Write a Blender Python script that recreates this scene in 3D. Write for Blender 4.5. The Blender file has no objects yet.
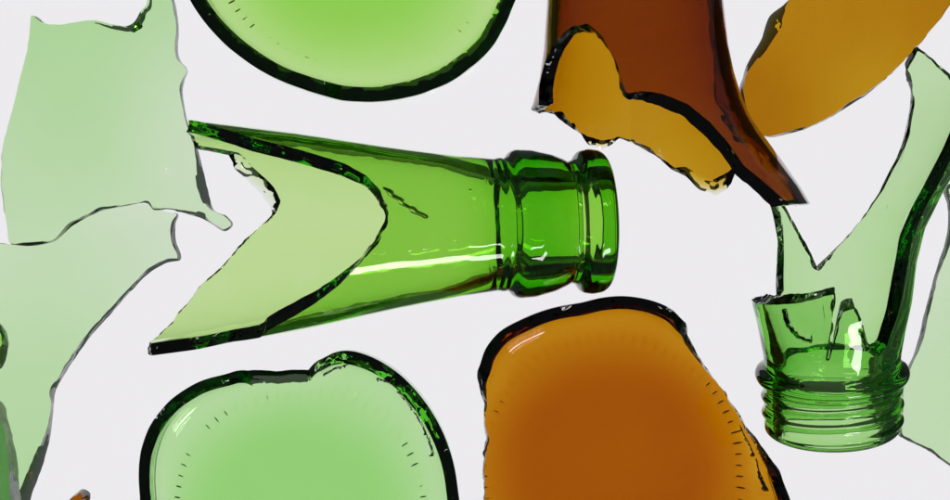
import bpy, bmesh, math, random
import numpy as np
from mathutils.geometry import delaunay_2d_cdt
from mathutils import Vector
random.seed(7)
# One Blender unit is one centimetre.
SC = bpy.context.scene
SC.unit_settings.system = 'METRIC'
SC.unit_settings.scale_length = 0.01
COL = SC.collection
K = 0.018            # centimetres on the table covered by one pixel of the photograph
H = 44.0             # height of the camera above the table

def at(px, py, z=0.0):
    """the place at height z seen at a pixel of the photograph"""
    f = (H - z) / H
    return np.array([(px - 475) * K * f, (250 - py) * K * f, z])

# ------------------------------------------------------------------ noise
def n1(u, seed, freqs, L=None):
    """periodic 1-D noise, u in [0,1), freqs = cycles per loop"""
    rs = np.random.RandomState(seed)
    out = np.zeros_like(u)
    for f in freqs:
        n = max(3, int(f))
        k = rs.uniform(-1, 1, n)
        x = u * n
        i = np.floor(x).astype(int)
        t = x - i
        t = t * t * (3 - 2 * t)
        out += k[i % n] * (1 - t) + k[(i + 1) % n] * t
    return out

def n2(x, y, seed, scale, octaves=2):
    rs = np.random.RandomState(seed)
    g = rs.uniform(-1, 1, (64, 64))
    out = 0; a = 1
    for o in range(octaves):
        X = x / scale + 17.3 * o; Y = y / scale + 5.1 * o
        i = np.floor(X).astype(int); j = np.floor(Y).astype(int)
        u = X - i; v = Y - j
        u = u * u * u * (u * (u * 6 - 15) + 10); v = v * v * v * (v * (v * 6 - 15) + 10)
        out = out + a * ((g[i % 64, j % 64] * (1 - u) + g[(i + 1) % 64, j % 64] * u) * (1 - v)
                         + (g[i % 64, (j + 1) % 64] * (1 - u) + g[(i + 1) % 64, (j + 1) % 64] * u) * v)
        a *= .5; scale *= .5
    return out

def smooth_curve(pts, sig=1.6):
    """profile through (s, r) points, slightly rounded"""
    p = np.array(pts, float)
    s = np.arange(p[0, 0], p[-1, 0] + .25, .25)
    r = np.interp(s, p[:, 0], p[:, 1])
    k = int(sig * 4 * 3)
    w = np.exp(-.5 * (np.arange(-k, k + 1) * .25 / sig) ** 2); w /= w.sum()
    rp = np.concatenate([2 * r[0] - r[k:0:-1], r, 2 * r[-1] - r[-2:-k - 2:-1]])
    r2 = np.convolve(rp, w, 'valid')
    return lambda x: np.interp(x, s, r2)

# ------------------------------------------------------------------ materials
def glass(name, sigma, ior=1.52, rough=0.0, bump=0.012, scale=1.3):
    m = bpy.data.materials.new(name); m.use_nodes = True
    nt = m.node_tree; N = nt.nodes; L = nt.links
    for n in list(N): N.remove(n)
    out = N.new('ShaderNodeOutputMaterial')
    g = N.new('ShaderNodeBsdfGlass'); g.inputs['IOR'].default_value = ior
    g.inputs['Roughness'].default_value = rough
    g.inputs['Color'].default_value = (1, 1, 1, 1)
    va = N.new('ShaderNodeVolumeAbsorption')
    D = max(max(sigma) * 1.02, 1e-3)
    va.inputs['Density'].default_value = D
    va.inputs['Color'].default_value = tuple(1 - s / D for s in sigma) + (1,)
    tc = N.new('ShaderNodeTexCoord'); no = N.new('ShaderNodeTexNoise'); bp = N.new('ShaderNodeBump')
    no.inputs['Scale'].default_value = scale; no.inputs['Detail'].default_value = 2
    bp.inputs['Strength'].default_value = 1; bp.inputs['Distance'].default_value = bump
    L.new(tc.outputs['Object'], no.inputs['Vector']); L.new(no.outputs['Fac'], bp.inputs['Height'])
    L.new(bp.outputs['Normal'], g.inputs['Normal'])
    L.new(g.outputs[0], out.inputs['Surface'])
    if max(sigma) > 0.01: L.new(va.outputs[0], out.inputs['Volume'])
    return m

M_SHARD = glass('pale_green_glass', (1.62, .42, 2.35))
M_NECK = glass('bottle_green_glass', (2.2, .60, 4.9))
M_JAR = glass('screw_neck_green_glass', (2.35, .66, 3.6))
M_BASE_T = glass('bright_green_base_glass', (1.9, .42, 4.0))
M_BASE_B = glass('soft_green_base_glass', (2.3, .50, 3.5))
M_BROWN = glass('amber_glass', (2.95, 6.55, 25.5))
M_BROWN_B = glass('amber_base_glass', (1.9, 5.2, 20.0))
M_DARK = glass('smoky_green_glass', (2.9, 1.7, 3.1))

# ------------------------------------------------------------------ mesh building
def finish(name, V, F, mat, label, cat, group=None, parent=None, sharp=38, merge=2e-4):
    me = bpy.data.meshes.new(name)
    me.from_pydata(V.tolist() if hasattr(V, 'tolist') else V, [], F)
    bm = bmesh.new(); bm.from_mesh(me)
    if merge: bmesh.ops.remove_doubles(bm, verts=bm.verts, dist=merge)
    bmesh.ops.recalc_face_normals(bm, faces=bm.faces)
    if bm.calc_volume(signed=True) < 0:
        bmesh.ops.reverse_faces(bm, faces=bm.faces)
    nonman = sum(1 for e in bm.edges if not e.is_manifold)
    bm.to_mesh(me); bm.free()
    for p in me.polygons: p.use_smooth = True
    me.set_sharp_from_angle(angle=math.radians(sharp))
    me.materials.append(mat)
    # move the origin to the middle of the thing, on the table
    co = np.empty(len(me.vertices) * 3); me.vertices.foreach_get('co', co); co = co.reshape(-1, 3)
    c = np.array([(co[:, 0].min() + co[:, 0].max()) / 2, (co[:, 1].min() + co[:, 1].max()) / 2, co[:, 2].min()])
    me.vertices.foreach_set('co', (co - c).ravel()); me.update()
    o = bpy.data.objects.new(name, me); COL.objects.link(o)
    o.location = c
    if parent: o.parent = parent
    else:
        o['label'] = label; o['category'] = cat
        if group: o['group'] = group
    print('BUILT', name, len(me.vertices), 'nonmanifold', nonman, 'z', co[:, 2].min(), co[:, 2].max())
    return o

def psmooth(a, sig):
    """periodic gaussian smoothing"""
    k = int(sig * 4) + 1
    w = np.exp(-.5 * (np.arange(-k, k + 1) / sig) ** 2); w /= w.sum()
    ap = np.concatenate([a[-k:], a, a[:k]])
    return np.convolve(ap, w, 'valid')

def shell(name, Fo, Fi, brk, sA, mat, label, cat, N=720, rowsA=70, rowsB=70, start='lip',
          jit=.02, slant=.12, seed=1, group=None, sharp=38, rscale=1.6, drop=True, A_pow=1.0):
    """A broken piece of a turned glass vessel. Fo / Fi give the outer / inner surface for (s, theta);
    brk is the closed run of (theta, s, slant, jitter) along the break."""
    B = np.array(brk, float)                       # theta unwrapped, goes once round
    th = B[:, 0]; tot = 2 * math.pi * np.sign(th[-1] - th[0])
    Bc = np.vstack([B, B[0] + [tot, 0, 0, 0]])
    seg = np.hypot(np.diff(Bc[:, 0]) * rscale, np.diff(Bc[:, 1]))
    cum = np.concatenate([[0], np.cumsum(seg)]); cum /= cum[-1]
    u = np.arange(N) / N
    tb = np.interp(u, cum, Bc[:, 0]); sb = np.interp(u, cum, Bc[:, 1])
    sl = np.interp(u, cum, Bc[:, 2]); jm = np.interp(u, cum, Bc[:, 3])
    lin = Bc[0, 0] + tot * u
    tb = lin + psmooth(tb - lin, 1.3); sb = psmooth(sb, 1.3); sl = psmooth(sl, 3)
    Lc = seg.sum()
    sb = sb + jit * jm * (n1(u, seed, [Lc / .55]) + .55 * n1(u, seed + 1, [Lc / .2]) + .3 * n1(u, seed + 2, [Lc / .08]))
    tb = tb + jit * .6 * jm / rscale * (n1(u, seed + 3, [Lc / .45]) + .5 * n1(u, seed + 4, [Lc / .15]))
    sl = sl + slant * jm * (n1(u, seed + 5, [Lc / .9]) + .5 * n1(u, seed + 6, [Lc / .3]) + .25 * n1(u, seed + 7, [Lc / .1]))
    sg = 1 if tot > 0 else -1
    t3 = np.concatenate([tb - tot, tb, tb + tot]) * sg
    up = np.maximum.accumulate(t3); dn = np.minimum.accumulate(t3[::-1])[::-1]
    s3 = np.tile(sb, 3); diff = (up - dn) > 1e-6; mid = (up + dn) / 2; i = 0
    while i < 3 * N:                       # at an overhang the columns keep to the side of the lower lobe
        if not diff[i]: i += 1; continue
        j = i
        while j < 3 * N and diff[j]: j += 1
        seg_ = t3[i:j]
        hi_ = s3[i + int(np.argmax(seg_))]; lo_ = s3[i + int(np.argmin(seg_))]
        mid[i:j] = dn[i:j] if hi_ > lo_ else up[i:j]
        i = j
    tA = mid[N:2 * N] * sg
    tA = lin + psmooth(tA - lin, 3) * .985
    def grid(F, sB, tB):
        rows = []
        for i in range(rowsA + 1):
            s = sA * (i / rowsA) ** A_pow
            rows.append(F(np.full(N, s), tA))
        for i in range(1, rowsB + 1):
            v = i / rowsB
            s = sA + (sB - sA) * v
            w = v ** 9
            rows.append(F(s, tA + (tB - tA) * w))
        return np.array(rows)
    Go = grid(Fo, sb, tb)
    Gi = grid(Fi, np.maximum(sb + sl, sA + .02), tb)
    po, pi = Go[-1], Gi[-1]
    tang = np.roll(po, -2, 0) - np.roll(po, 2, 0)
    nrm = np.cross(tang, pi - po); nrm /= (np.linalg.norm(nrm, axis=1)[:, None] + 1e-9)
    KR = 6; rings = []
    for k in range(1, KR):
        f = k / KR
        a = .043 * jm * math.sin(math.pi * f)
        d = a * (n1(u, seed + 20, [Lc / .5]) + .6 * n1(u, seed + 21 + k // 2, [Lc / .19]) + .28 * n1(u, seed + 31 + k, [Lc / .08]))
        rings.append(po * (1 - f) + pi * f + nrm * d[:, None])
    parts = [Go[i] for i in range(len(Go))] + rings + [Gi[i] for i in range(len(Gi) - 1, -1, -1)]
    if start == 'lip':
        a, b = Gi[0], Go[0]
        for k in range(1, 5):
            f = k / 5; parts.append(a * (1 - f) + b * f)
    P = np.array(parts); R = len(P)
    V = P.reshape(-1, 3)
    if drop: V = V - [0, 0, V[:, 2].min() - .004]
    F = []
    last = R if start == 'lip' else R - 1
    for r in range(last):
        a = r * N; b = ((r + 1) % R) * N
        for c in range(N):
            d = (c + 1) % N
            F.append((a + c, a + d, b + d, b + c))
    return finish(name, V, F, mat, label, cat, group, sharp=sharp)

class Tube:
    """frame of a lying tube; s runs from the mouth into the bottle"""
    def __init__(self, O, E):
        self.O = np.array(O); a = np.array(E) - self.O; self.L = np.linalg.norm(a); self.a = a / self.L
        up = np.array([0, 0, 1.]); self.u = up - self.a * up.dot(self.a); self.u /= np.linalg.norm(self.u)
        self.w = np.cross(self.a, self.u)
    def pos(self, s, th, r):
        s = np.asarray(s)[:, None]; r = np.asarray(r)[:, None]
        return self.O + self.a * s + r * (np.cos(th)[:, None] * self.u + np.sin(th)[:, None] * self.w)
    def hit(self, px, py, side, ro):
        """where the line of sight through a pixel meets the outer surface"""
        c = np.array([0, 0, H]); d = at(px, py, 0) - c; d /= np.linalg.norm(d)
        t = np.linspace(H - 9, H + 3, 2400)
        P = c + d * t[:, None]; Q = P - self.O
        s = Q @ self.a; x = Q @ self.u; y = Q @ self.w
        f = np.hypot(x, y) - ro(s)
        ins = np.where(f < 0)[0]
        if len(ins) == 0: i = int(np.argmin(f))
        else: i = ins[0] if side == 'f' else ins[-1]
        return math.atan2(y[i], x[i]), s[i]
    def break_line(self, pts, ro):
        out = []; prev = None
        for p in pts:
            th, s = self.hit(p[0], p[1], p[2], ro)
            if prev is not None:
                while th - prev > math.pi: th -= 2 * math.pi
                while th - prev < -math.pi: th += 2 * math.pi
            prev = th
            out.append((th, s, p[3] if len(p) > 3 else 0, p[4] if len(p) > 4 else 1))
        tot = out[-1][0] - out[0][0]
        print('break turns', tot / 2 / math.pi)
        return out

def catmull(pts, step):
    P = np.array(pts, float); n = len(P); out = []
    for i in range(n):
        p0, p1, p2, p3 = P[i - 1], P[i], P[(i + 1) % n], P[(i + 2) % n]
        m = max(2, int(np.linalg.norm((p2 - p1)[:2]) / step))
        d1 = np.linalg.norm((p2 - p1)[:2]); 
        # centripetal-like tangents, clamped
        t1 = (p2 - p0) * .5; t2 = (p3 - p1) * .5
        for t_ in (t1, t2):
            l = np.linalg.norm(t_[:2])
            if l > d1: t_ *= d1 / l
        for k in range(m):
            t = k / m
            out.append((2 * t**3 - 3 * t**2 + 1) * p1 + (t**3 - 2 * t**2 + t) * t1 + (-2 * t**3 + 3 * t**2) * p2 + (t**3 - t**2) * t2)
    return np.array(out)

def inside(poly, x, y):
    c = np.zeros(len(x), bool); n = len(poly)
    for i in range(n):
        x1, y1 = poly[i]; x2, y2 = poly[i - 1]
        if y1 == y2: continue
        m = ((y1 > y) != (y2 > y)) & (x < (x2 - x1) * (y - y1) / (y2 - y1) + x1)
        c ^= m
    return c

def dist_poly(poly, x, y):
    d = np.full(len(x), 1e9)
    for p in poly[::2]: d = np.minimum(d, (x - p[0]) ** 2 + (y - p[1]) ** 2)
    return np.sqrt(d)

PITF = 1.0
def dimples(x, y, pts):
    z = 0
    for (a, b, r, d) in pts:
        z = z - PITF * d * np.exp(-((x - a) ** 2 + (y - b) ** 2) / (r * r))
    return z

def sheet(name, outline, mat, label, cat, t=.25, Rc=4.0, ang=90, zmid=.5, centre=None, jit=.02, slant=.10, lift=.004,
          seed=3, group=None, step=1.3, tilt=(0, 0), dent=.008, parent=None, tvar=.32, mirror=1, pits=(), tgr=(0, 0)):
    """A broken piece of bottle wall: outline of (px, py, slant in px[, jitter]) seen from above, bent to radius Rc
    about an axis in direction ang, thickness t. slant > 0: the lower face reaches further out than the upper."""
    pts = [tuple(p) + ((0,) if len(p) < 3 else ()) + ((1,) if len(p) < 4 else ()) for p in outline]
    C = catmull(pts, step)
    f = (H - zmid) / H
    base_xy = np.stack([(C[:, 0] - 475) * K, (250 - C[:, 1]) * K], 1)
    xy = base_xy * f
    sl = np.where(np.abs(C[:, 2]) < 6.5, C[:, 2] * .74, C[:, 2]) * K; jm = np.clip(C[:, 3], 0, 3)
    n = len(xy); u = np.arange(n) / n
    cx, cy = at(centre[0], centre[1], zmid)[:2] if centre is not None else xy.mean(0)
    ca, sa = math.cos(math.radians(ang)), math.sin(math.radians(ang))
    for _ in range(3):
        q_ = -(xy[:, 0] - cx) * sa + (xy[:, 1] - cy) * ca
        zz = mirror * (np.sqrt(np.maximum(Rc * Rc - q_ * q_, .04)) - Rc) + tilt[0] * (xy[:, 0] - cx) + tilt[1] * (xy[:, 1] - cy)
        zz = zz - zz.min() + lift + t
        xy = base_xy * ((H - zz) / H)[:, None]
    area = np.sum(xy[:, 0] * np.roll(xy[:, 1], -1) - np.roll(xy[:, 0], -1) * xy[:, 1])
    tg = np.roll(xy, -2, 0) - np.roll(xy, 2, 0); tg /= np.linalg.norm(tg, axis=1)[:, None] + 1e-9
    nr = np.stack([tg[:, 1], -tg[:, 0]], 1) * (1 if area > 0 else -1)      # outward
    for k in (0, 1): nr[:, k] = psmooth(nr[:, k], 1.5)
    Lc = np.linalg.norm(np.diff(xy, axis=0), axis=1).sum()
    j = jit * jm * (n1(u, seed, [Lc / .5]) + .6 * n1(u, seed + 1, [Lc / .2]) + .4 * n1(u, seed + 2, [Lc / .09]))
    xy = xy + nr * j[:, None]
    s = sl + slant * jm * (n1(u, seed + 5, [Lc / .8]) + .5 * n1(u, seed + 6, [Lc / .3]) + .3 * n1(u, seed + 7, [Lc / .1]))
    lim = .42
    s = np.clip(s, -lim, lim)
    top = xy - nr * np.maximum(s, 0)[:, None]
    bot = xy - nr * np.maximum(-s, 0)[:, None]
    PT = [tuple(at(p[0], p[1], zmid)[:2]) + tuple(p[2:]) for p in pits]
    def arch(x, y):
        q = -(x - cx) * sa + (y - cy) * ca
        return mirror * (np.sqrt(np.maximum(Rc * Rc - q * q, .04)) - Rc) + tilt[0] * (x - cx) + tilt[1] * (y - cy) + dent * n2(x, y, seed, 1.1) + dimples(x, y, PT)
    def lower(x, y): return arch(x, y) - dimples(x, y, PT) - t * np.clip(1 + tvar * n2(x, y, seed + 9, 2.4, 1) + tgr[0] * (x - cx) + tgr[1] * (y - cy), .4, 2) - dent * .7 * n2(x, y, seed + 4, .8)
    def tri(bd):
        x0, y0 = bd.min(0); x1, y1 = bd.max(0); g = .075
        X, Y = np.meshgrid(np.arange(x0, x1, g), np.arange(y0, y1, g)); X = X.ravel(); Y = Y.ravel()
        for (a, b, r, d) in PT:
            far = np.hypot(X - a, Y - b) > 2.2 * r
            A_, B_ = np.meshgrid(np.arange(-2.2, 2.2, .33) * r, np.arange(-2.2, 2.2, .33) * r)
            kk = np.hypot(A_.ravel(), B_.ravel()) < 2.2 * r
            X = np.concatenate([X[far], a + A_.ravel()[kk]]); Y = np.concatenate([Y[far], b + B_.ravel()[kk]])
        m = inside(bd, X, Y); X = X[m]; Y = Y[m]
        m = dist_poly(bd, X, Y) > .045; X = X[m]; Y = Y[m]
        vs = [Vector(p) for p in bd] + [Vector((a, b)) for a, b in zip(X, Y)]
        ed = [(i, (i + 1) % len(bd)) for i in range(len(bd))]
        ov, oe, of, orig, _, _ = delaunay_2d_cdt(vs, ed, [], 1, 1e-6)
        mp = {}
        for i, l in enumerate(orig):
            for q in l: mp[q] = i
        return np.array([tuple(v) for v in ov]), [tuple(f_) for f_ in of], [mp[i] for i in range(len(bd))]
    tv, tf, tm = tri(top); bv, bf, bmp = tri(bot)
    TV = np.column_stack([tv, arch(tv[:, 0], tv[:, 1])]); BV = np.column_stack([bv, lower(bv[:, 0], bv[:, 1])])
    V = [TV, BV]; F = list(tf); o = len(TV)
    F += [tuple(i + o for i in reversed(f_)) for f_ in bf]
    o += len(BV)
    KR = 6; prev = tm; pt = TV[tm]; pb = BV[bmp]
    for k in range(1, KR):
        g = k / KR
        a = .012 * jm * math.sin(math.pi * g)
        d = a * (.4 + n1(u, seed + 20, [Lc / .5]) + .6 * n1(u, seed + 21 + k // 2, [Lc / .16]) + .4 * n1(u, seed + 31 + k, [Lc / .07]))
        R = pt * (1 - g) + pb * g; R[:, :2] += nr * d[:, None]
        V.append(R); cur = list(range(o, o + n)); o += n
        F += [(prev[i], prev[(i + 1) % n], cur[(i + 1) % n], cur[i]) for i in range(n)]
        prev = cur
    cur = [i + len(TV) for i in bmp]
    F += [(prev[i], prev[(i + 1) % n], cur[(i + 1) % n], cur[i]) for i in range(n)]
    V = np.vstack(V); V[:, 2] -= V[:, 2].min() - lift
    return finish(name, V, F, mat, label, cat, group, merge=0, sharp=32, parent=parent)

# ------------------------------------------------------------------ the light table
def slab(name, hx, hy, z0, z1, mat, bevel=0.0):
    bm = bmesh.new(); bmesh.ops.create_cube(bm, size=1)
    for v in bm.verts: v.co = Vector((v.co.x * 2 * hx, v.co.y * 2 * hy, z0 if v.co.z < 0 else z1))
    if bevel: bmesh.ops.bevel(bm, geom=bm.edges[:], offset=bevel, segments=2, affect='EDGES')
    me = bpy.data.meshes.new(name); bm.to_mesh(me); bm.free(); me.materials.append(mat)
    o = bpy.data.objects.new(name, me); COL.objects.link(o); o['kind'] = 'structure'
    return o

m_em = bpy.data.materials.new('lit_diffuser'); m_em.use_nodes = True
nt = m_em.node_tree; [nt.nodes.remove(n) for n in list(nt.nodes)]
e = nt.nodes.new('ShaderNodeEmission'); oo = nt.nodes.new('ShaderNodeOutputMaterial')
e.inputs['Color'].default_value = (.985, .970, 1.0, 1); e.inputs['Strength'].default_value = .905
nt.links.new(e.outputs[0], oo.inputs[0])
PZ = -29.0
slab('light_panel', 19.5, 13, PZ - 1, PZ, m_em)
m_clear = glass('clear_table_glass', (0, 0, 0), 1.45, 0, .0)
slab('glass_table', 24, 15, -.6, 0, m_clear)

# ------------------------------------------------------------------ green bottle neck
Tn = Tube(at(608, 221, 1.42), at(200, 234.5, 2.35))
q = K * .966
ro_pts = [(0, 64), (2.5, 69), (8, 72.5), (18, 74), (27, 72.5), (31, 69), (34, 63), (40, 62.5), (44, 65), (56, 70), (76, 75), (92, 76), (98, 73.5),
          (103, 67), (108, 68.5), (113, 67), (150, 71), (212, 81), (312, 99), (412, 114.5), (480, 121), (560, 126)]
_ro = smooth_curve([(a, b * .985) for a, b in ro_pts], 1.3)
_ri = smooth_curve([(0, 45), (3, 42), (30, 40), (60, 41), (95, 44), (112, 46), (125, 49), (150, 53.5), (212, 63), (312, 81), (412, 97), (480, 104), (560, 110)], 3)
def neck_scar(s, th, segs):
    d = np.full(s.shape, 9.)
    for (t0, s0, t1, s1) in segs:
        r = 1.5; ax, ay = t0 * r, s0; bx, by = t1 * r, s1
        px_, py_ = th * r, s
        L2 = (bx - ax) ** 2 + (by - ay) ** 2
        f = np.clip(((px_ - ax) * (bx - ax) + (py_ - ay) * (by - ay)) / L2, 0, 1)
        d = np.minimum(d, np.hypot(px_ - ax - f * (bx - ax), py_ - ay - f * (by - ay)) * (1 + 1.2 * (2 * f - 1) ** 8))
    return d
ron = lambda s: _ro(s / q) * q
sc1 = Tn.hit(384, 188, 'f', ron); sc2 = Tn.hit(408, 207, 'f', ron); sc3 = Tn.hit(426, 217, 'f', ron)
def wrap(t): return (t + math.pi) % (2 * math.pi) - math.pi
N_PITS = []
for (a, b, sd, r, d) in [(222, 285, 'b', .12, .012), (215, 294, 'b', .09, .010), (310, 277, 'b', .12, .012), (300, 281, 'b', .07, .008), (402, 224, 'f', .03, .012), (455, 243, 'f', .03, .012), (470, 190, 'f', .025, .01)]:
    t_, s_ = Tn.hit(a, b, sd, ron); N_PITS.append((s_, wrap(t_) * 1.5, r, d))
def neck_out(s, th):
    r = ron(s) + .004 * n2(s, wrap(th) * 1.5, 4, 1.3)
    d = neck_scar(s + .02 * np.sin(th * 60), wrap(th), [sc1 + sc2, sc2 + sc3])
    r = r - .06 * np.exp(-(d / .035) ** 2) + dimples(s, wrap(th) * 1.5, N_PITS) / PITF * 1.4
    return Tn.pos(s, th, r)
def neck_in(s, th):
    r = _ri(s / q) * q
    front = (.5 + .5 * np.cos(th)) ** 2.4
    lipmask = np.clip((s / q - 110) / 60, 0, 1)
    r = r + lipmask * (.085 * (1 - front) - .055 * front)     # the wall is heavier on the upper side
    r = r + .004 * n2(s, wrap(th) * 1.5, 5, 1.1) * lipmask
    return Tn.pos(s, th, r)
neck_break = Tn.break_line([
    (386, 207, 'f', .05), (379, 190, 'f', .05), (366, 176, 'f', 0), (345, 163, 'f', 0), (320, 155, 'f', 0), (290, 147, 'f', 0), (250, 137, 'f', 0), (215, 126, 'f', 0), (188, 111, 'f', 0),
    (187, 116, 'b', .1, .6), (193, 128, 'b', .05), (197, 139, 'b', .05), (215, 142, 'b', .1), (238, 147, 'b', .2), (252, 163, 'b', .35), (266, 176, 'b', .35), (275, 186, 'b', .35), (281, 199, 'b', .3), (276, 211, 'b', .15),
    (255, 230, 'b', 0), (235, 250, 'b', -.05), (200, 288, 'b', -.05), (172, 320, 'b', -.05), (146, 354, 'b', -.05, .5),
    (152, 358, 'b', 0), (185, 352, 'b', -.05), (225, 343, 'b', -.05), (258, 341, 'f', 0),
    (262, 333, 'f', -.05), (285, 321, 'f', -.05), (315, 303, 'f', -.05), (340, 284, 'f', -.05), (358, 264, 'f', -.1), (375, 240, 'f', -.1), (384, 222, 'f', 0)], ron)
shell('broken_bottle_neck', neck_out, neck_in, neck_break, 150 * q, M_NECK,
      'green broken bottle neck lying on its side with rounded lip and long pointed spear', 'bottle neck',
      N=1000, rowsA=110, rowsB=150, seed=11, rscale=1.8, jit=.012, slant=.05)

# ------------------------------------------------------------------ green screw-thread neck
Tj = Tube(at(834, 433, 1.30), at(832, 120, 2.7))
jq = K * .965
_jo = smooth_curve([(0, 62), (2, 66), (6, 68.5), (50, 69), (54, 72), (58, 76), (63, 77.5), (68, 76), (72, 70.5), (77, 68), (86, 69), (110, 73), (138, 79), (180, 84),
                    (215, 92), (250, 108), (280, 125), (310, 141), (350, 160), (400, 176), (450, 186), (520, 190)], 1.5)
_ji = smooth_curve([(0, 53), (3, 51), (60, 51), (86, 53), (110, 58), (138, 64), (180, 69), (215, 77), (250, 93), (280, 110), (310, 127), (350, 147), (400, 164), (450, 174), (520, 178)], 3)
roj = lambda s: _jo(s / jq) * jq
J_SCARS = []
for q_ in [((784, 309), (788, 325)), ((788, 325), (797, 336)), ((797, 336), (813, 342)), ((861, 330), (868, 352))]:
    (ta, sa_), (tb_, sb_) = Tj.hit(*q_[0], 'f', roj), Tj.hit(*q_[1], 'f', roj)
    J_SCARS.append((sa_, wrap(ta) * 1.4, sb_, wrap(tb_) * 1.4))
def jar_out(s, th):
    r = roj(s) + .004 * n2(s, wrap(th) * 1.5, 14, 1.1)
    p = s / jq
    # helical thread, pitch 17 px, running about two turns
    ph = (p - 8 - 17 * (wrap(th - 2.2) / (2 * math.pi) + .5)) / 17.0
    fr = ph - np.round(ph)
    win = 1 / (1 + np.exp(-(p - 10) / 1.2)) / (1 + np.exp((p - 48) / 1.2))
    rid = np.exp(-(fr / .22) ** 2) * 1 / (1 + np.exp(-(np.round(ph) + .5) * 8)) / (1 + np.exp((ph - 2.1) * 9))
    r = r + .045 * rid * win + scar(s, wrap(th) * 1.4, J_SCARS, .07, .09)
    return Tj.pos(s, th, r)
def scar(s, x, segs, depth, w):
    # one-sided crack: a steep wall that runs out gently on the other side
    k = 0
    for (s0, x0, s1, x1) in segs:
        L = math.hypot(s1 - s0, x1 - x0) + 1e-9; tx, ty = (s1 - s0) / L, (x1 - x0) / L
        a = ((s - s0) * tx + (x - x0) * ty) / L
        d = (s - s0) * ty - (x - x0) * tx + .006 * np.sin(a * 13) + .002 * np.sin(a * 41)
        m = np.clip(a * 8, 0, 1) * np.clip((1 - a) * 8, 0, 1)
        k = np.minimum(k, -depth * m * np.where(d >= 0, np.exp(-d / w), np.exp(-(d / .012) ** 2)))
    return k
def jar_in(s, th):
    r = _ji(s / jq) * jq + .01 * n2(s, wrap(th) * 1.5, 15, .9)
    back = (.5 - .5 * np.cos(th))
    r = r + np.clip((s / jq - 85) / 60, 0, 1) * .05 * back
    return Tj.pos(s, th, r)
jar_break = Tj.break_line([
    (752, 298, 'f', .0), (757, 303, 'f', .1), (775, 305, 'f', .12), (800, 303, 'f', .12), (822, 297, 'f', .1), (837, 294, 'f', .05), (837, 303, 'f', 0), (832, 330, 'f', 0), (827, 360, 'f', 0), (831, 361, 'f', 0), (838, 330, 'f', .0), (844, 313, 'f', .1), (858, 308, 'f', .1),
    (865, 325, 'f', .1), (871, 347, 'f', .15), (880, 357, 'f', .15), (889, 345, 'f', .05), (896, 325, 'f', 0), (903, 300, 'f', 0), (909, 270, 'f', 0),
    (914, 240, 'f', -.05, .5), (925, 212, 'f', -.05, .5), (937, 190, 'f', -.05, .5), (950, 165, 'f', 0), (965, 130, 'f', 0), (985, 100, 'f', 0),
    (985, 95, 'b', 0), (962, 84, 'b', 0), (946, 70, 'b', .05), (930, 55, 'b', .1), (921, 50, 'b', .1), (913, 66, 'b', .25), (907, 78, 'b', .3), (914, 90, 'b', .3), (918, 105, 'b', .2), (914, 135, 'b', .15), (904, 160, 'b', .05),
    (888, 190, 'b', 0), (870, 216, 'b', 0), (848, 237, 'b', 0), (817, 267, 'b', 0), (803, 245, 'b', .1), (789, 222, 'b', .1), (779, 206, 'b', .1), (770, 202, 'b', 0, .5), (775, 218, 'b', .2), (779, 238, 'b', .25), (778, 270, 'b', .25), (778, 300, 'b', .2),
    (766, 306, 'b', .1), (754, 299, 'b', 0)], roj)
shell('screw_thread_bottle_neck', jar_out, jar_in, jar_break, 76 * jq, M_JAR,
      'green screw-thread bottle neck, ringed mouth pointing down, with jagged spikes of glass rising from it', 'bottle neck',
      N=1100, rowsA=130, rowsB=140, seed=41, rscale=1.5, jit=.014, slant=.05)

# ------------------------------------------------------------------ brown bottle shoulder
Tb = Tube(at(634, -70, 1.75), at(640, 170, 2.35))
bq = K * .96
_bo = smooth_curve([(0, 86), (70, 88), (120, 92), (150, 97), (175, 104), (195, 112), (215, 124), (240, 141), (270, 160), (300, 175), (360, 190)], 4)
rob = lambda s: _bo(s / bq) * bq
def br_out(s, th): return Tb.pos(s, th, rob(s) + .005 * n2(s, wrap(th) * 1.6, 24, 1.4))
def br_in(s, th):
    front = (.5 + .5 * np.cos(th))
    return Tb.pos(s, th, rob(s) - (.19 + .10 * front) + .004 * n2(s, wrap(th) * 1.6, 25, 1.3))
br_break = Tb.break_line([
    (539, 104, 'f', 0), (540, 80, 'f', 0), (545, 62, 'f', 0), (553, 45, 'f', 0), (562, 33, 'f', 0), (573, 24, 'f', .05), (588, 22, 'f', .1), (603, 35, 'f', .1), (614, 55, 'f', .1), (620, 75, 'f', .1), (628, 92, 'f', .1),
    (645, 90, 'f', .15), (665, 93, 'f', .2), (690, 104, 'f', .2), (712, 122, 'f', .2), (730, 143, 'f', .15), (745, 165, 'f', .1), (768, 184, 'f', .1), (786, 200, 'f', .1), (796, 204, 'f', .0, .4),
    (790, 203, 'b', 0), (765, 186, 'b', .1), (748, 166, 'b', .15), (742, 162, 'b', .15), (728, 171, 'b', .25), (716, 177, 'b', .30, .7), (700, 171, 'b', .34, .6), (687, 164, 'b', .2, .5), (675, 167, 'b', .1), (655, 155, 'b', 0), (635, 143, 'b', 0), (618, 137, 'b', .1), (603, 139, 'b', .2), (588, 135, 'b', .2), (573, 128, 'b', .05), (555, 113, 'b', 0)], rob)
shell('broken_brown_bottle', br_out, br_in, br_break, 80 * bq, M_BROWN,
      'dark amber broken bottle shoulder lying on its side, ending in a long curved point', 'bottle piece',
      N=900, rowsA=30, rowsB=120, seed=61, rscale=1.9, jit=.014, slant=.05)

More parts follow.
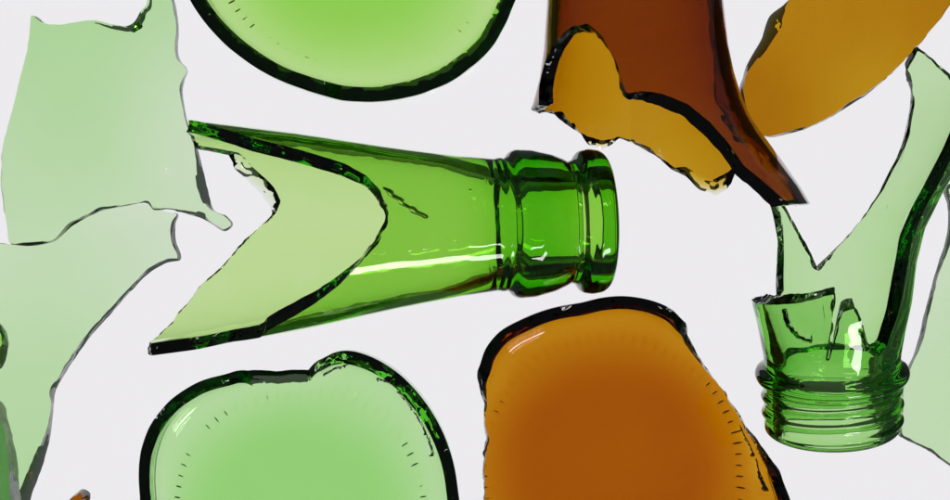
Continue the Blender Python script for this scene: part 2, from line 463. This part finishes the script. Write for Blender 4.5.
# ------------------------------------------------------------------ bottle bases
def base(name, cpx, R, t0, brk_px, mat, label, zc=.6, flip=False, seed=80, push=.32, knurl=84, tb=.30, wall=.28, kr=.77, top_h=None, kamp=.022, tilt=None, kw=.035, kp=4, scars=(), slant=.05, k2amp=.5, cat='bottle base'):
    """thick disc with a push-up, a ring of stippling, a rounded heel and a broken stub of wall"""
    hr = .20 * R                                      # heel radius
    r1 = R - hr
    s1 = r1; s2 = s1 + hr * math.pi / 2
    def prof(s):
        a = np.clip((s - s1) / hr, 0, math.pi / 2)
        r = np.where(s < s1, s, r1 + hr * np.sin(a))
        z = np.where(s < s1, push * np.clip(1 - (s / (r1 * .93)) ** 2, 0, 1) ** 2, hr * (1 - np.cos(a)))
        z = z + np.maximum(s - s2, 0)
        return r, z
    EX = []
    def ex(th): return EX[0](th)
    def normal(s):
        e_ = .01
        ra, za = prof(s - e_); rb, zb = prof(s + e_)
        dr, dz = rb - ra, zb - za; l = np.hypot(dr, dz)
        return -dz / l, dr / l                        # pointing inwards / up
    def put(r, z, th):
        g = np.clip((r / R - .60) / .34, 0, 1); g = g * g * (3 - 2 * g)
        r = r * (1 + (ex(th) - 1) * g)
        if flip: z = top_h - z
        return np.stack([cx + r * np.cos(th), cy + r * np.sin(th), z], 1)
    cx, cy, _ = at(cpx[0], cpx[1], (top_h - zc) if flip else zc)
    SCR = [tuple(at(a[0], a[1], .1)[:2]) + tuple(at(a[2], a[3], .1)[:2]) for a in scars]
    def fo(s, th):
        r, z = prof(s); nx, nz = normal(s)
        k = kamp * np.exp(-((r / R - kr) / kw) ** 2) * (.5 + .5 * np.cos(knurl * th)) ** kp * (.75 + .35 * n2(3 * np.cos(th) + 9, 3 * np.sin(th) + 9, seed + 3, .8))
        k = k + .004 * n2(r * np.cos(th) + 9, r * np.sin(th) + 9, seed, 1.2)
        X_, Y_ = cx + r * np.cos(th), cy + r * np.sin(th)
        k = k + scar(X_, Y_, SCR, .06, .10)
        k2 = k2amp * .014 * np.clip(.6 + np.cos(th + 1.0), 0, 2) * np.exp(-((r / R - kr - .13) / .05) ** 2) * n2(r * 3 * np.cos(th) + 30, r * 3 * np.sin(th) + 30, seed + 1, .9)
        return put(r - nx * (k + k2), z - nz * (k + k2) + 0, th)
    def fi(s, th):
        r, z = prof(s); nx, nz = normal(s)
        f = np.clip((s - r1 * .55) / (R * .55), 0, 1); f = f * f * (3 - 2 * f)
        t = t0 * (1 - f) + wall * f + .008 * n2(r * np.cos(th) + 9, r * np.sin(th) + 9, seed + 5, 1.0)
        t = t - np.clip((s - s2) / 2.0, 0, 1) * .05
        t = t * np.clip(.15 + s / .05, 0, 1) if False else t
        return put(np.maximum(r + nx * t, s * .02), z + nz * t, th)
    out = []; prev = None; TT = []; EE = []
    for p in brk_px:
        hgt = p[2]
        z_ = (top_h - hr) if flip else (.3 if hgt is None else hr + hgt)
        w = at(p[0], p[1], z_); th = math.atan2(w[1] - cy, w[0] - cx); rr = math.hypot(w[0] - cx, w[1] - cy)
        if prev is not None:
            while th - prev > math.pi: th -= 2 * math.pi
            while th - prev < -math.pi: th += 2 * math.pi
        prev = th
        if hgt is None:
            s = ('cut', rr)
        else: s = s2 + hgt; TT.append(th); EE.append(rr / R)
        out.append((th, s, p[3] if len(p) > 3 else 0, p[4] if len(p) > 4 else .75))
    o_ = np.argsort(np.array(TT) % (2 * math.pi)); TT = (np.array(TT) % (2 * math.pi))[o_]; EE = np.array(EE)[o_]
    fine = np.arange(720) / 720 * 2 * math.pi
    ev = psmooth(np.interp(fine, np.concatenate([TT - 2 * math.pi, TT, TT + 2 * math.pi]), np.tile(EE, 3)), 4)
    exa = lambda th: np.interp(np.asarray(th) % (2 * math.pi), np.append(fine, 2 * math.pi), np.append(ev, ev[0]))
    EX.append(exa); print(name, 'outline', EE.round(2).tolist())
    for i_, (th, s, sl_, jm_) in enumerate(out):
        if isinstance(s, tuple):
            sv = np.linspace(0, s2, 400); rv, _z = prof(sv)
            g = np.clip((rv / R - .60) / .34, 0, 1); g = g * g * (3 - 2 * g)
            rv = rv * (1 + (exa(th) - 1) * g)
            out[i_] = (th, float(np.interp(s[1], np.maximum.accumulate(rv) + np.arange(400) * 1e-7, sv)), sl_, jm_)
    print(name, 'turns', (out[-1][0] - out[0][0]) / 2 / math.pi)
    return shell(name, fo, fi, out, r1 * .6, mat, label, cat, N=1260, rowsA=26, rowsB=120, start='pole',
                 seed=seed, rscale=R, jit=.02, slant=slant)

base('green_bottle_base', (352, -74), 3.06, .56,
     [(190, 0, .6), (245, 60, .6), (300, 88, .55), (325, 96, .5), (340, 100, .25), (400, 99, .2), (450, 82, .15), (470, 68, .25), (490, 50, .2), (515, 0, .3), (540, -80, .3), (500, -180, .3), (400, -250, .3), (280, -240, .3), (190, -160, .3), (170, -60, .3)],
     M_BASE_T, 'bright green round bottle base with thick dark rim, cut off by the top edge', zc=.6, seed=81, kr=.82, push=.12, wall=.27, kamp=.018, kw=.045, kp=2, k2amp=.6)

base('green_bottle_base', (297, 523), 2.98, .42,
     [(141, 500, .5), (141, 450, .6), (150, 425, .5), (170, 400, .45), (200, 381, .35), (228, 374, .1), (248, 371, None, -.3), (275, 372, None, -.4), (308, 370, None, -.3), (320, 362, 0), (332, 352, .35), (350, 350, .5), (375, 358, .6), (400, 374, .7), (420, 395, .7), (437, 420, .65), (450, 450, .6),
      (458, 490, .6), (450, 580, .5), (400, 660, .5), (300, 700, .5), (200, 660, .5), (150, 590, .5)],
     M_BASE_B, 'pale green round bottle base with chipped rim, at the bottom below the long spear', zc=.6, seed=97, kr=.76, kamp=.028, wall=.23, knurl=72, scars=[(394, 395, 412, 412), (412, 412, 428, 435), (428, 435, 436, 455), (322, 368, 340, 370), (340, 370, 353, 364), (372, 386, 392, 388)], push=.22)

base('brown_bottle_base', (613, 469), 2.98, .43,
     [(488, 520, None), (486, 480, None), (486, 440, None), (484, 405, None), (479, 385, None), (480, 368, 0), (484, 350, .1), (499, 331, .35), (520, 320, .45), (545, 310, .4), (575, 304, .3), (582, 303, .3), (600, 298, .45), (625, 296, .5), (650, 300, .5), (672, 309, .4), (683, 322, .1),
      (688, 336, None), (698, 355, None), (714, 378, None), (731, 402, None), (748, 428, None), (762, 446, None), (773, 462, None), (781, 478, .1), (792, 505, .3), (797, 560, .4), (740, 620, .5), (610, 650, .5), (520, 620, .5), (492, 570, None)],
     M_BROWN_B, 'amber bottle base with arched rim and diagonal right side, at the bottom edge', zc=.6, seed=113, kr=.76, kamp=.028, wall=.23, k2amp=1.2, knurl=72, scars=[(738, 424, 757, 456), (757, 456, 766, 488)], push=.22)

# ------------------------------------------------------------------ flat shards
G = 'curved shards of green bottle wall'
sheet('glass_shard', [
    (31, 16, 0), (35, 16, 1), (43, 22, 3), (58, 25, 1), (75, 22, 1), (92, 20, -2), (112, 24, -4), (126, 26, -6), (134, 22, -7), (140, 11, -3), (146, 4, -2), (150, -14, 0), (164, -22, 0), (172, -3, 2), (175, 12, 2), (177, 30, 1), (176, 45, 2), (178, 58, 2), (186, 70, 1),
    (183, 78, 1), (181, 90, 2), (184, 112, 1), (190, 130, 2), (197, 150, 2), (204, 178, 7), (209, 200, 7), (214, 211, 2), (225, 216, 1.5), (232, 223, 2), (229, 229, 3), (222, 231.5, 4), (212, 225, 4), (200, 218, 7), (188, 215, 5), (178, 212, 3), (165, 209, 1), (152, 210, 3, .6), (146, 204, 5, .6), (140, 203, 1, .6), (122, 206, 1.5, .8),
    (100, 210, 3, .8), (85, 217, 1, .8), (68, 227, 3, .8), (54, 240, 1, .8), (42, 244, 4, .6), (26, 246, 5, .6), (14, 245, 3), (7, 243, 4.5), (4, 228, 5), (1, 208, 5), (-2, 190, 5), (-1, 165, 5), (2, 140, 4.5), (10, 105, 4.5), (18, 75, 4.5), (26, 40, 4)],
    M_SHARD, 'large pale green shard in the upper left with four irregular corners', 'glass shard', t=.25, tgr=(0, .11), Rc=4.0, ang=82, zmid=.42, pits=[(170, 173, .09, .04), (163, 180, .05, .02), (149, 172, .05, .015), (146, 180, .04, .012), (157, 165, .03, .012), (58, 231, .10, .02), (142, 33, .03, .01), (147, 36, .03, .01), (86, 30, .12, .015), (90, 38, .05, .01)], seed=131, group=G, slant=.022, jit=.007)
sheet('glass_shard', [
    (-60, 243.5, 0), (2, 243.5, 0), (8, 244, 0, 0), (26, 246, 0, 0), (43, 243.5, 0, 0), (56, 238.8, 0, 0), (70, 226, 0, 0), (87, 216, 0, 0), (101, 209, 0, 0), (122, 205.2, 0, 0), (146, 204.5, 0, 0), (165, 211.5, 0, 0), (177, 214, 1, .4), (174, 224, 3.5), (174, 240, 3.5), (179, 255, 3), (178, 260, 3), (165, 263, 3), (146, 274, 3),
    (128, 292, 3.5), (105, 318, 4), (85, 340, 3.5), (70, 362, 4), (60, 378, 3), (52, 392, 5), (50, 405, 1), (48, 425, 2), (45, 445, 6), (38, 468, 9), (30, 490, 10), (20, 520, 8), (-20, 560, 0), (-60, 540, 0)],
    M_SHARD, 'long pale green shard down the left edge, directly below the four-cornered shard', 'glass shard', t=.25, tgr=(-.08, -.10), Rc=4.8, ang=75, zmid=.42, pits=[(38, 359, .05, .014), (44, 357, .05, .014)], seed=151, group=G, slant=.022, jit=.007)
sheet('glass_shard', [
    (-30, 395, 2), (-4, 405, 3), (2, 422, 4), (7, 440, 5), (11, 460, 5), (13, 480, 5), (14, 520, 4), (-20, 540, 0), (-60, 480, 0)],
    M_DARK, 'narrow darker green shard in the lower left corner, lying over the long pale shard', 'glass shard', t=.5, Rc=3, ang=80, zmid=.9, seed=171, group=G, slant=.05, lift=.75)
sheet('glass_shard', [
    (-25, 318, 2), (-5, 321, 3), (2, 328, 5), (5, 337, 5), (5, 350, 5), (2, 362, 5), (-5, 370, 3), (-25, 372, 2)],
    M_NECK, 'tiny rounded green chip poking in at the left edge over the long pale shard', 'glass shard', t=.3, Rc=3, ang=90, zmid=.9, seed=181, group=G, slant=.06, lift=.75)
sheet('glass_shard', [
    (946, 188, 3), (949, 205, 4), (950, 222, 4), (946, 245, 4), (940, 262, 4.5), (934, 283, 4), (927, 310, 4.5), (922, 335, 4), (914, 358, 1), (907, 375, 1), (903, 395, 1), (902, 415, 2), (899, 432, 3), (901, 437, 3), (914, 444, 2), (930, 452, 3), (945, 462, 2), (970, 475, 2), (1010, 470, 0), (1010, 200, 0), (965, 180, 2)],
    M_SHARD, 'pale green shard cut off by the right edge, beside the ringed screw-thread mouth', 'glass shard', t=.22, Rc=5, ang=95, zmid=.3, seed=191, group=G, slant=.022, jit=.007)
sheet('amber_shard', [
    (789, 0, 3), (783, 6, 6), (772, 14, 13), (767, 24, 14), (763, 38, 9), (755, 52, 7), (747, 66, 4), (744, 76, 1), (741, 88, 3), (742, 100, 4), (745, 113, 4), (749, 124, 3), (755, 133, 2), (768, 136, 1), (782, 135, 4), (798, 131, 4), (815, 125, 1), (835, 115, 1), (848, 107, 3),
    (865, 96, 3), (880, 84, 3), (898, 68, 1), (915, 50, 1), (930, 32, 1), (944, 14, 1), (956, -8, 0), (950, -40, 0), (850, -40, 0), (810, -14, 0)],
    M_BROWN, 'amber shard with a smooth oval outline in the upper right', 'glass shard', t=.21, Rc=5.5, ang=35, zmid=.35, seed=211, slant=.022, jit=.007)
sheet('amber_chip', [
    (70, 500, 2), (75, 494, 5), (80, 491, 3), (88, 495, 6), (86, 506, 6), (80, 520, 2), (62, 520, 2)],
    M_BROWN, 'tiny dark amber chip at the bottom edge, lower left, on the bare table', 'glass chip', t=.3, Rc=3, ang=60, zmid=.2, seed=231, slant=.05)

# ------------------------------------------------------------------ light, world, camera
def softbox(name, loc, aim, sx, sy, power):
    l = bpy.data.lights.new(name, 'AREA'); l.shape = 'RECTANGLE'; l.size = sx; l.size_y = sy; l.energy = power
    l.color = (1, .98, .96)
    o = bpy.data.objects.new(name, l); COL.objects.link(o); o.location = loc
    o.rotation_euler = (Vector(aim) - Vector(loc)).to_track_quat('-Z', 'Y').to_euler()
    return o
softbox('softbox', (30, -44, 30), (0, 0, 0), 20, 8, 7000)
softbox('added_highlight_strip', (24, -34, 44), (0, 0, 0), 12, 2, 1100)  # added strip lamp, put in for richer, paired highlight streaks on the glass

w = bpy.data.worlds.new('World'); SC.world = w; w.use_nodes = True
bg = w.node_tree.nodes['Background']; bg.inputs[0].default_value = (.9, .95, 1, 1); bg.inputs[1].default_value = .08

cam = bpy.data.cameras.new('camera'); co = bpy.data.objects.new('camera', cam); COL.objects.link(co)
co.location = (0, 0, H); cam.sensor_width = 36; cam.lens = 36 * H / (950 * K); cam.clip_end = 500; cam.clip_start = .5
SC.camera = co
SC.render.engine = 'CYCLES'
cy_ = SC.cycles
cy_.max_bounces = 28; cy_.transmission_bounces = 26; cy_.glossy_bounces = 8; cy_.transparent_max_bounces = 16
cy_.caustics_refractive = True; cy_.caustics_reflective = True; cy_.blur_glossy = 0
SC.view_settings.view_transform = 'Standard'; SC.view_settings.look = 'None'; SC.view_settings.exposure = 0; SC.view_settings.gamma = 1
